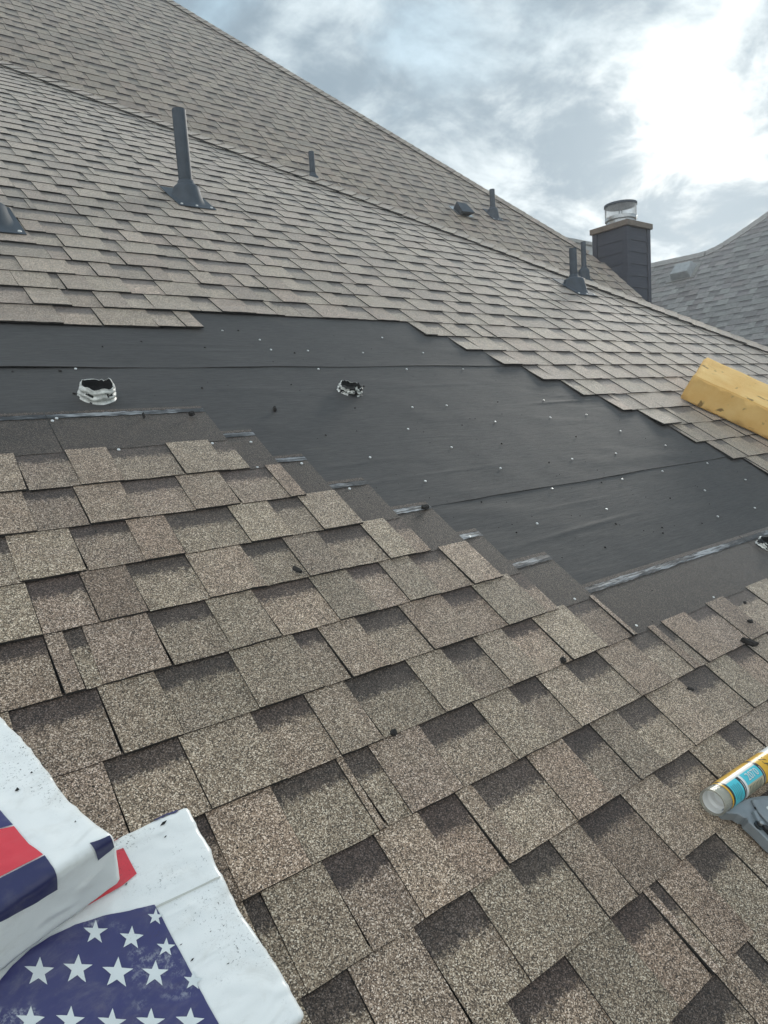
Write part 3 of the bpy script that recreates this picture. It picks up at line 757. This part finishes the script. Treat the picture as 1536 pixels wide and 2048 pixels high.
# ------------------------------------------------------------------ shingle bundles in printed wrap
def bundle(fr, L, Wd, T, label, seed, name='shingle_bundle'):
    """local frame: x from the right end (0) to the left (-L), y up the slope, z thickness"""
    root = empty(name, fr.mat(), label, 'shingle bundle', 'wrapped shingle bundles')
    bm = bmesh.new(); rb2 = .006
    xs = [-.006 * i for i in range(92)]; xs += [xs[-1] - .03 * i for i in range(1, 100) if xs[-1] - .03 * i > -L + .04] + [-L + .02, -L + .008, -L]
    ys = [Wd * i / 56 for i in range(57)]; zs = [T * i / 14 for i in range(15)]
    cache = {}
    def gv(x, y, z):
        k = (round(x, 5), round(y, 5), round(z, 5))
        if k not in cache:
            q = Vector((min(max(x, -L + rb2), -rb2), min(max(y, rb2), Wd - rb2), min(max(z, rb2), T - rb2))); d = Vector((x, y, z)) - q
            cache[k] = bm.verts.new(q + d.normalized() * rb2)
        return cache[k]
    def quads(A, B, f):
        for a0, a1 in zip(A, A[1:]):
            for c0_, c1_ in zip(B, B[1:]): bm.faces.new([gv(*f(p, q)) for p, q in ((a0, c0_), (a1, c0_), (a1, c1_), (a0, c1_))])
    quads(xs, ys, lambda p, q: (p, q, T)); quads(xs, ys, lambda p, q: (p, q, 0))
    quads(xs, zs, lambda p, q: (p, 0, q)); quads(xs, zs, lambda p, q: (p, Wd, q))
    quads(ys, zs, lambda p, q: (0, p, q)); quads(ys, zs, lambda p, q: (-L, p, q))
    bmesh.ops.recalc_face_normals(bm, faces=bm.faces[:])
    sv = Vector((seed, seed * 2, 0))
    bm.normal_update(); nrm = {v_: v_.normal.copy() for v_ in bm.verts}
    for v_ in bm.verts:
        c = v_.co.copy(); endf = max(0, 1 - (-c.x) / .10)
        q = Vector((c.x * 9 + c.y * 5, c.y * 13 - c.x * 4, c.z * 12)) + sv
        big = noise.noise(Vector((c.x * 4, c.y * 4, c.z * 6)) + sv) * .004
        ridge = (1 - abs(noise.noise(q))) ** 7 * .0018 + (1 - abs(noise.noise(q * 2.3 + Vector((3, 3, 3))))) ** 8 * .0014
        v_.co += nrm[v_] * (big + ridge)
        if endf > 0:                                  # slack, uneven wrap at the end
            rag = noise.noise(Vector((c.y * 6, c.z * 9, seed))) * .010 + noise.noise(Vector((c.y * 24, c.z * 9, seed + 4))) * .0035
            v_.co.x += rag * endf; v_.co.z -= endf ** 2 * .006 * (c.z / T)
    bm.normal_update()
    me = bpy.data.meshes.new('wrap'); bm.to_mesh(me); tree = BVHTree.FromBMesh(bm); bm.free()
    me.materials.append(M_wrap)
    for p in me.polygons: p.use_smooth = True
    o = bpy.data.objects.new('wrap', me); C.objects.link(o); o.parent = root
    return root, tree
def drape(root, tree, poly, name, mat, off, axis='z'):
    """lay a flat printed outline on the wrap"""
    bm = bmesh.new(); vs_ = [bm.verts.new((p[0], p[1], 0)) for p in poly]; bm.faces.new(vs_)
    bmesh.ops.triangulate(bm, faces=bm.faces[:])
    for _ in range(7):
        ee = [e for e in bm.edges if e.calc_length() > .007]
        if not ee: break
        bmesh.ops.subdivide_edges(bm, edges=ee, cuts=1)
        bmesh.ops.triangulate(bm, faces=[f for f in bm.faces if len(f.verts) > 3])
    for v_ in bm.verts:
        a, b = v_.co.x, v_.co.y
        o_, d_ = (Vector((a, b, .5)), Vector((0, 0, -1))) if axis == 'z' else (Vector((a, -.5, b)), Vector((0, 1, 0)))
        h, n, _, _ = tree.ray_cast(o_, d_)
        if h is not None: v_.co = h + n * off
        else:
            h, n, _, _ = tree.find_nearest(Vector((a, b, .08)) if axis == 'z' else Vector((a, 0, b))); v_.co = h + n * off
    bmesh.ops.recalc_face_normals(bm, faces=bm.faces[:])
    me = bpy.data.meshes.new(name); bm.to_mesh(me); bm.free(); me.materials.append(mat)
    for p in me.polygons: p.use_smooth = True
    o = bpy.data.objects.new(name, me); C.objects.link(o); o.parent = root; return o
def drape_fold(root, tree, poly, name, mat, off, T):
    """outline given unfolded: x along the edge, s > 0 on the top, s < 0 down the front"""
    bm = bmesh.new(); vs_ = [bm.verts.new((p[0], p[1], 0)) for p in poly]; bm.faces.new(vs_)
    bmesh.ops.triangulate(bm, faces=bm.faces[:])
    for _ in range(8):
        ee = [e for e in bm.edges if e.calc_length() > .006]
        if not ee: break
        bmesh.ops.subdivide_edges(bm, edges=ee, cuts=1)
        bmesh.ops.triangulate(bm, faces=[f for f in bm.faces if len(f.verts) > 3])
    for v_ in bm.verts:
        x, s_ = v_.co.x, v_.co.y; R_ = .026
        if s_ > R_: o_, d_ = Vector((x, s_, .5)), Vector((0, 0, -1))
        elif s_ < -R_: o_, d_ = Vector((x, -.5, T + s_)), Vector((0, 1, 0))
        else:
            ph = pi / 4 * (1 + s_ / R_); d_ = Vector((0, cos(ph), -sin(ph))); o_ = Vector((x, R_, T - R_)) - d_ * .4
        h, n, _, _ = tree.ray_cast(o_, d_)
        if h is None: h, n, _, _ = tree.find_nearest(Vector((x, max(s_, 0), T + min(s_, 0))))
        v_.co = h + n * off
    me = bpy.data.meshes.new(name); bm.to_mesh(me); bm.free(); me.materials.append(mat)
    for p in me.polygons: p.use_smooth = True
    o = bpy.data.objects.new(name, me); C.objects.link(o); o.parent = root; return o
def to_local(fr, x, y, z=None, yy=None):
    """photo position -> local point on the bundle top (z) or its front (y = yy)"""
    r = pixdir(x, y); rl = Vector((r.dot(fr.ex), r.dot(fr.ey), r.dot(fr.ez))); cl = CAM - fr.o; cl = Vector((cl.dot(fr.ex), cl.dot(fr.ey), cl.dot(fr.ez)))
    if z is not None: t = (z - cl.z) / rl.z; p = cl + rl * t; return p.x, p.y
    t = (yy - cl.y) / rl.y; p = cl + rl * t; return p.x, p.z
T2 = .085
c0 = Vector(on(F1, 605, 2036, T2)); c1 = Vector(on(F1, 372, 1612, T2)); dv = (c1 - c0).normalized(); wid2 = (c1 - c0).length
ey = F1.ex * dv.x + F1.ey * dv.y; ex = ey.cross(F1.ez)
FB2 = Frame(F1(c0.x, c0.y, .021), ex, ey)
b2, t2 = bundle(FB2, 1.0, wid2, T2 - .021 + .004, 'lower shingle bundle in white wrap printed with a blue field of stars', 3.0)
Tz = T2 - .02
def px2(pts): return [to_local(FB2, x, y, Tz) for x, y in pts]
blue = [(0, 1965), (25, 1935), (60, 1903), (100, 1876), (150, 1853), (205, 1836), (260, 1825), (308, 1814), (322, 1836), (350, 1890), (382, 1950), (412, 2010), (440, 2060), (470, 2130), (0, 2130), (-60, 2080), (-40, 2010)]
drape(b2, t2, px2(blue), 'star_field', M_blue, .0016)
def star(cx, cy, r, rot=0.0, sq=1.0):
    out = []
    for k in range(10):
        a = rot - pi / 2 + k * pi / 5; rr = r if k % 2 == 0 else r * .40
        out.append((cx + cos(a) * rr * sq, cy + sin(a) * rr))
    return out
for (x, y, r) in ((190, 1869, 25), (262, 1880, 25), (78, 1948, 31), (155, 1943, 31), (234, 1950, 33), (309, 1952, 28), (331, 1899, 20), (310, 1838, 17), (385, 1966, 20), (60, 2046, 30), (140, 2046, 30), (223, 2050, 30), (300, 2050, 30), (378, 2050, 30)):
    drape(b2, t2, px2(star(x, y, r, .06)), 'printed_star', M_star, .0026)
drape(b2, t2, px2([(196, 1716), (246, 1700), (273, 1752), (245, 1775), (215, 1792), (180, 1812), (120, 1836), (120, 1790)]), 'red_stripe', M_red, .0016)
drape(b2, t2, px2([(205, 1668), (226, 1660), (234, 1680), (215, 1696)]), 'red_stripe', M_red, .0016)
drape(b2, t2, px2([(301, 1631), (352, 1608), (358, 1619), (306, 1643)]), 'blue_stripe', M_blue, .0016)
for x, y, a_, b_ in ((326, 1650, 7, 6), (330, 1676, 3, 3), (383, 1923, 4, 4), (361, 1893, 3, 2), (338, 2003, 2, 3), (252, 1773, 3, 3), (420, 1866, 2, 2), (455, 1930, 3, 2)):
    drape(b2, t2, px2([(x - a_, y + b_), (x - a_ * .2, y - b_ * .4), (x + a_, y - b_), (x + a_ * .3, y + b_ * .3)]), 'wrap_tear', M_inside, .0016)
# seam tape down the top
drape(b2, t2, px2([(300, 1822), (440, 1752), (441, 1755), (302, 1826)]), 'wrap_seam', wrap_mat('seam', (.55, .55, .50), .5), .0012)

# upper bundle, its lower edge resting on the first
T1 = .088
q0 = Vector(on(F1, 228, 1664, .19)); q1 = Vector(on(F1, 0, 1432, .118))
ev = (F1(q1.x, q1.y, .118) - F1(q0.x, q0.y, .19)).normalized()
ex = ev.cross(F1.ez).normalized(); ez = ex.cross(ev)
FB1 = Frame(F1(q0.x, q0.y, .19) - ez * T1, ex, ev)
b1, t1 = bundle(FB1, 1.0, .335, T1, 'upper shingle bundle in white wrap with red and navy blocks, propped on another', 9.0)
def px1(pts): return [to_local(FB1, x, y, T1) for x, y in pts]
def pf1(pts): return [to_local(FB1, x, y, None, 0.0) for x, y in pts]
for x, y, a_, b_ in ((34, 1577, 5, 4), (119, 1570, 3, 2), (62, 1540, 3, 2), (150, 1640, 2, 2), (45, 1490, 2, 2)):
    drape(b1, t1, px1([(x - a_, y + b_), (x, y - b_), (x + a_, y), (x, y + b_)]), 'wrap_tear', M_inside, .0016)
def pfold(top, front): return [(x, y) for x, y in px1(top)] + [(x, z - T1) for x, z in pf1(front)]
drape_fold(b1, t1, px1([(-90, 1690), (0, 1660), (28, 1653), (58, 1690), (87, 1712), (0, 1757), (-90, 1806)]), 'red_block', M_red, .0016, T1)
drape_fold(b1, t1, px1([(-90, 1640), (0, 1622), (26, 1650), (0, 1658), (-90, 1688)]), 'blue_block', M_blue, .0016, T1)
drape_fold(b1, t1, pfold([(-90, 1810), (0, 1760), (90, 1714)], [(112, 1775), (60, 1808), (0, 1838), (-90, 1880)]), 'navy_block', M_navy, .0017, T1)
drape_fold(b1, t1, [(x, z - T1) for x, z in pf1([(185, 1688), (221, 1671), (226, 1692), (194, 1718)])], 'navy_tab', M_navy, .0017, T1)

# ------------------------------------------------------------------ sealant tube and the grey tool
u, v = on(F1, 1424, 1606, .045); u1, v1 = on(F1, 1532, 1530, .045)
ax = (F1.ex * (u1 - u) + F1.ey * (v1 - v)).normalized()
RT = .0255
tz = F1.ez; ty = tz.cross(ax)
FT = Frame(F1(u, v, .021 + RT), tz, -ty if False else ax.cross(tz), ax)      # z along the tube axis
tube = empty('sealant_tube', FT.mat(), 'clear sealant tube with yellow and cyan label lying on the shingles', 'sealant tube')
def glassy(name, col, rough=.15, alpha=.35):
    m, t, b = newmat(name); b.inputs['Base Color'].default_value = (*col, 1); b.inputs['Roughness'].default_value = rough
    b.inputs['Transmission Weight'].default_value = alpha; b.inputs['IOR'].default_value = 1.3; return m
M_clear = glassy('clear_plastic', (.80, .78, .68), .2, .7)
M_cyan = plain('cyan_label', (.07, .56, .66), .3, nscale=30, namp=.03)
M_yel = plain('yellow_label', (.78, .43, .02), .3, nscale=30, namp=.03)
M_lblack = plain('black_label', (.012, .012, .012), .35)
M_cream = plain('cream_label', (.52, .47, .33), .35, nscale=30, namp=.05)
M_white = plain('white_print', (.80, .80, .78), .4, namp=.02)
M_print_and_glare = plain('silver_print_and_glare', (.55, .55, .53), .4, .1, nscale=30, namp=.05)
def cyl(mb, r, z0, z1, a0=0, a1=2 * pi, seg=40, m=0):
    n = max(3, int(seg * (a1 - a0) / (2 * pi))); rr = []
    for z in (z0, z1): rr.append([mb.vert((r * cos(a0 + (a1 - a0) * k / n), r * sin(a0 + (a1 - a0) * k / n), z)) for k in range(n + 1)])
    for k in range(n): mb.face((rr[0][k], rr[0][k + 1], rr[1][k + 1], rr[1][k]), m)
LT = .30
mb = MB(); lathe(mb, [(RT, 0), (RT, LT), (RT - .003, LT), (RT - .003, 0), (RT, 0)], 40); mb.build('barrel', M_clear, tube, smooth=False)
mb = MB(); lathe(mb, [(RT - .0035, .004), (RT - .0035, .022), (RT - .008, .026), (RT - .010, .034), (.0005, .036)], 40); mb.build('plunger', M_white, tube)
def bend(poly2d, r): pass
bands = [('label_band', M_yel, .026, .031, 0, 2 * pi), ('label_band', M_lblack, .031, .037, 0, 2 * pi),
         ('label', M_yel, .037, .150, 2.2, 2 * pi - .75), ('label', M_print_and_glare, .037, .150, -.75, -.35),  # silver strip is glare along the barrel, painted as a label colour
         ('label', M_cyan, .037, .072, -.35, 2.2), ('label_band', M_lblack, .072, .081, -.35, 2.2),
         ('label', M_white, .081, .088, -.35, 2.2), ('label', M_cyan, .088, .150, -.35, .55), ('label', M_cream, .088, .150, .55, 2.2),
         ('label_band', M_lblack, .150, .159, 0, 2 * pi), ('label_band', M_yel, .159, .215, 0, 2 * pi), ('label', M_white, .215, .29, 0, 2 * pi)]
for nm, m, z0, z1, a0, a1 in bands:
    mb = MB(); cyl(mb, RT + .0006, z0, z1, a0, a1); mb.build(nm, m, tube, smooth=True)
def wrap_text(body, size, z, a, mat, around=False, r=RT + .0011, name='lettering'):
    cu = bpy.data.curves.new(name, 'FONT'); cu.body = body; cu.size = size; cu.align_x = 'CENTER'; cu.align_y = 'CENTER'; cu.resolution_u = 3
    to = bpy.data.objects.new(name, cu); C.objects.link(to)
    me = bpy.data.meshes.new_from_object(to.evaluated_get(bpy.context.evaluated_depsgraph_get()))
    bpy.data.objects.remove(to); bm = bmesh.new(); bm.from_mesh(me)
    for v_ in bm.verts:
        x, y = v_.co.x, v_.co.y
        zc, ac = (z + y, a + x / r) if around else (z + x, a - y / r)
        v_.co = Vector((r * cos(ac), r * sin(ac), zc))
    bm.to_mesh(me); bm.free(); me.materials.append(mat)
    o = bpy.data.objects.new(name, me); C.objects.link(o); o.parent = tube
bpy.context.view_layer.update()
wrap_text('2070', .021, .1206, .115, M_lblack, r=RT + .0009)
wrap_text('2070', .021, .1200, .10, M_white, r=RT + .0013)
wrap_text('ZAM', .022, .182, .25, M_lblack, True)
mb = MB(); rl = random.Random(4)                                   # rows of fine print, too small to read
for k in range(5): cyl(mb, RT + .0010, .0415 + k * .0055, .0425 + k * .0055, -.1 + rl.uniform(0, .15), .9 + rl.uniform(0, .5))
for k in range(9): cyl(mb, RT + .0010, .094 + k * .0056, .0958 + k * .0056, .68, 1.2 + rl.uniform(.1, .4))
mb.build('fine_print', plain('print_dark', (.05, .075, .075), .4), tube)
mb = MB()
cyl(mb, RT + .0010, .0755, .0775, .0, 1.6); cyl(mb, RT + .0010, .1535, .1555, -.1, 1.2)
mb.build('fine_print', M_print_and_glare, tube)

M_tool = plain('grey_housing', (.25, .275, .29), .38, .15, nscale=18, namp=.10, bumps=(40, .12, .002))
TH_ = .040
def pt(x, y, h=TH_): return on(F1, x, y, h)
bpt = Vector(on(F1, 1515, 1650, .03))
tf = Frame(F1(bpt.x, bpt.y, .016), F1.ex, F1.ey)
tool = empty('nailer_body', tf.mat(), 'grey metal tool body with a bolt at the right edge under the sealant tube', 'tool')
def tl(pts, h=TH_): return [(a - bpt.x, b - bpt.y) for a, b in (pt(x, y, h) for x, y in pts)]
def extrude(poly, z0, z1, name, mat, bev=.003, topz=None):
    bm = bmesh.new(); vs_ = [bm.verts.new((p[0], p[1], z0)) for p in poly]; f = bm.faces.new(vs_)
    r = bmesh.ops.extrude_face_region(bm, geom=[f]); 
    for g_ in r['geom']:
        if isinstance(g_, bmesh.types.BMVert): g_.co.z = z1 if topz is None else topz(g_.co.x, g_.co.y)
    bmesh.ops.recalc_face_normals(bm, faces=bm.faces[:])
    me = bpy.data.meshes.new(name); bm.to_mesh(me); bm.free(); me.materials.append(mat)
    o = bpy.data.objects.new(name, me); C.objects.link(o); o.parent = tool
    b = o.modifiers.new('bevel', 'BEVEL'); b.width = bev; b.segments = 3; b.limit_method = 'ANGLE'
    return o
body = tl([(1440, 1622), (1470, 1611), (1484, 1604), (1496, 1600), (1516, 1597), (1540, 1596), (1600, 1592), (1700, 1630), (1700, 1790), (1600, 1745), (1536, 1693), (1512, 1668), (1491, 1649), (1490, 1642), (1482, 1641), (1472, 1634), (1450, 1632)], .03)
extrude(body, 0, .024, 'housing', M_tool, .0025)
extrude(tl([(1497, 1604), (1516, 1601), (1540, 1600), (1600, 1596), (1640, 1625), (1640, 1700), (1560, 1680), (1530, 1650), (1512, 1630)], .035), .023, .030, 'raised_cover', M_tool, .004)
extrude(tl([(1500, 1628), (1506, 1626), (1516, 1646), (1511, 1650)], .036), .023, .0315, 'rib', M_tool, .0015)
mb = MB(); f0 = Frame((0, 0, 0), (1, 0, 0), (0, 1, 0))
bx_, by_ = tl([(1514, 1654)], .036)[0]; bf = Frame((bx_, by_, .024), (1, 0, 0), (0, 1, 0))
lathe(mb, [(.0085, 0), (.0085, .004), (.0062, .0045), (.0062, .007)], 20, bf); mb.build('washer', plain('dark_steel', (.06, .07, .075), .35, .7), tool)
mb = MB(); lathe(mb, [(.0042, .006), (.0042, .0115), (.0034, .0125), (.0003, .0125)], 6, bf); mb.build('bolt', M_galv, tool)
extrude(tl([(1518, 1657), (1524, 1655), (1545, 1672), (1580, 1695), (1575, 1701), (1540, 1680)], .036), .022, .034, 'black_rod', M_black, .003)
mb = MB(); hx, hy = tl([(1504, 1622)], .036)[0]; lathe(mb, [(.0034, .0305), (.0002, .0308)], 4, Frame((hx, hy, 0), (1, 0, 0), (0, 1, 0))); mb.build('square_hole', M_inside, tool)
mb = MB(); hx, hy = tl([(1533, 1620)], .04)[0]; lathe(mb, [(.004, .030), (.003, .0325), (.0002, .033)], 12, Frame((hx, hy, 0), (1, 0, 0), (0, 1, 0))); mb.build('rivet', M_white, tool)

# ------------------------------------------------------------------ scraps lying about
def scrap(x, y, l, w, h, rot, label, seed, name='shingle_scrap', base=.021):
    u, v = on(F1, x, y, base)
    o_ = Frame((0, 0, 0), F1.ex * cos(rot) + F1.ey * sin(rot), F1.ey * cos(rot) - F1.ex * sin(rot))
    mb = MB(); n = 9; rr = []
    for k in range(n + 1):
        t = k / n - .5; cs = []
        ww = w * (1 - (2 * t) ** 4 * .75) * (1 + .35 * noise.noise((t * 5, seed, 0)))
        for j in range(6):
            a = 2 * pi * j / 6; cs.append(mb.vert(o_(t * l + .15 * w * noise.noise((t * 9, seed, j)), cos(a) * ww + .3 * w * noise.noise((t * 3, seed, 7)), h * .5 + sin(a) * h * .5 * (1 + .3 * noise.noise((t * 6, j, seed))))))
        rr.append(cs)
    for a, b in zip(rr, rr[1:]):
        for j in range(6): mb.face((a[j], a[(j + 1) % 6], b[(j + 1) % 6], b[j]))
    mb.face(rr[0][::-1]); mb.face(rr[-1])
    o = mb.build(name, M_scrap, None); o.location = F1(u, v, base - .003); tag(o, label, 'scrap', 'black scraps lying on the roof'); return o
scrap(1497, 1287, .045, .010, .016, -.75, 'curled black shingle scrap standing on a course edge near the right side', 1)
scrap(1500, 1243, .016, .007, .008, -.3, 'small black crumb on a shingle below the cut duct end at right', 2)
scrap(1125, 1322, .014, .008, .012, 1.2, 'black crumb standing on a course line below the film strip', 3)
scrap(1381, 1378, .017, .005, .006, -.8, 'short black sliver in the middle of a tab at right', 4)
scrap(594, 1140, .024, .008, .008, -1.0, 'hooked black scrap on the shingles left of the stepped edge', 5)
scrap(787, 1465, .013, .007, .007, .2, 'brown black lump on the course edge in the middle foreground', 6)
scrap(549, 820, .020, .006, .014, 1.3, 'upright black scrap on the felt between the two duct ends', 7, base=.006)
scrap(383, 829, .016, .010, .012, .2, 'round black lump at the end of the upper film strip', 8, base=.012)
scrap(287, 832, .022, .004, .010, 1.4, 'thin black shred lying across the upper film strip', 9, base=.012)
scrap(850, 1015, .024, .010, .010, .1, 'black scrap at the start of the lower felt lap', 10, base=.008)
scrap(1490, 1205, .010, .005, .005, .4, 'tiny black crumb on the shingles under the right film strip', 12)
bits = MB(); rb_ = random.Random(31)
DARK = [(768 + x / 2, 600 + y / 2) for x, y in ((312, 500), (660, 650), (1145, 793), (885, 990), (1113, 910), (390, 808), (870, 730), (470, 575), (768, 547), (1272, 893), (1115, 932), (455, 408), (927, 895), (530, 930))]
DARK += [(x / 2, 600 + y / 2) for x, y in ((410, 187), (820, 190), (1178, 212), (808, 352), (1165, 338), (1455, 345), (1303, 540), (240, 282), (50, 285), (1420, 432), (565, 165), (953, 122), (295, 373))]
def crumb(u, v, h, r):
    n0 = [bits.vert(F1(u + r * rb_.uniform(.6, 1.2) * cos(a), v + r * rb_.uniform(.6, 1.2) * sin(a), h)) for a in (0, 1.3, 2.5, 3.8, 5.1)]
    tp = bits.vert(F1(u, v, h + r * rb_.uniform(.5, 1.0)))
    for k in range(5): bits.face((n0[k], n0[(k + 1) % 5], tp))
for x, y in DARK:
    u, v = on(F1, x, y, .006); crumb(u, v, .0055, rb_.uniform(.0035, .006))
for _ in range(160):
    u, v = rb_.uniform(.3, 3.3), rb_.uniform(.55, 2.2)
    if rb_.random() < .8: crumb(u, v, .006, rb_.uniform(.0008, .0022))
for _ in range(140):
    u, v = rb_.uniform(.1, 2.2), rb_.uniform(-.2, 1.3); crumb(u, v, .016, rb_.uniform(.001, .0025))
o = bits.build('debris_crumbs', M_scrap); o['kind'] = 'stuff'; o['label'] = 'loose black crumbs scattered over felt and shingles'; o['category'] = 'debris'

# ------------------------------------------------------------------ thin backlit haze
hm = bpy.data.materials.new('thin_haze'); hm.use_nodes = True; ht = hm.node_tree; ht.nodes.clear()
pv = N(ht, 'ShaderNodeVolumePrincipled'); pv.inputs['Color'].default_value = (.92, .95, 1.0, 1); pv.inputs['Density'].default_value = .0055; pv.inputs['Anisotropy'].default_value = .35
ho = N(ht, 'ShaderNodeOutputMaterial'); link(ht, pv.outputs[0], ho.inputs['Volume'])
mb = MB(); mb.box(ID, -410, 410, -410, 410, -6.5, 10.5); o = mb.build('haze', hm); o['kind'] = 'stuff'
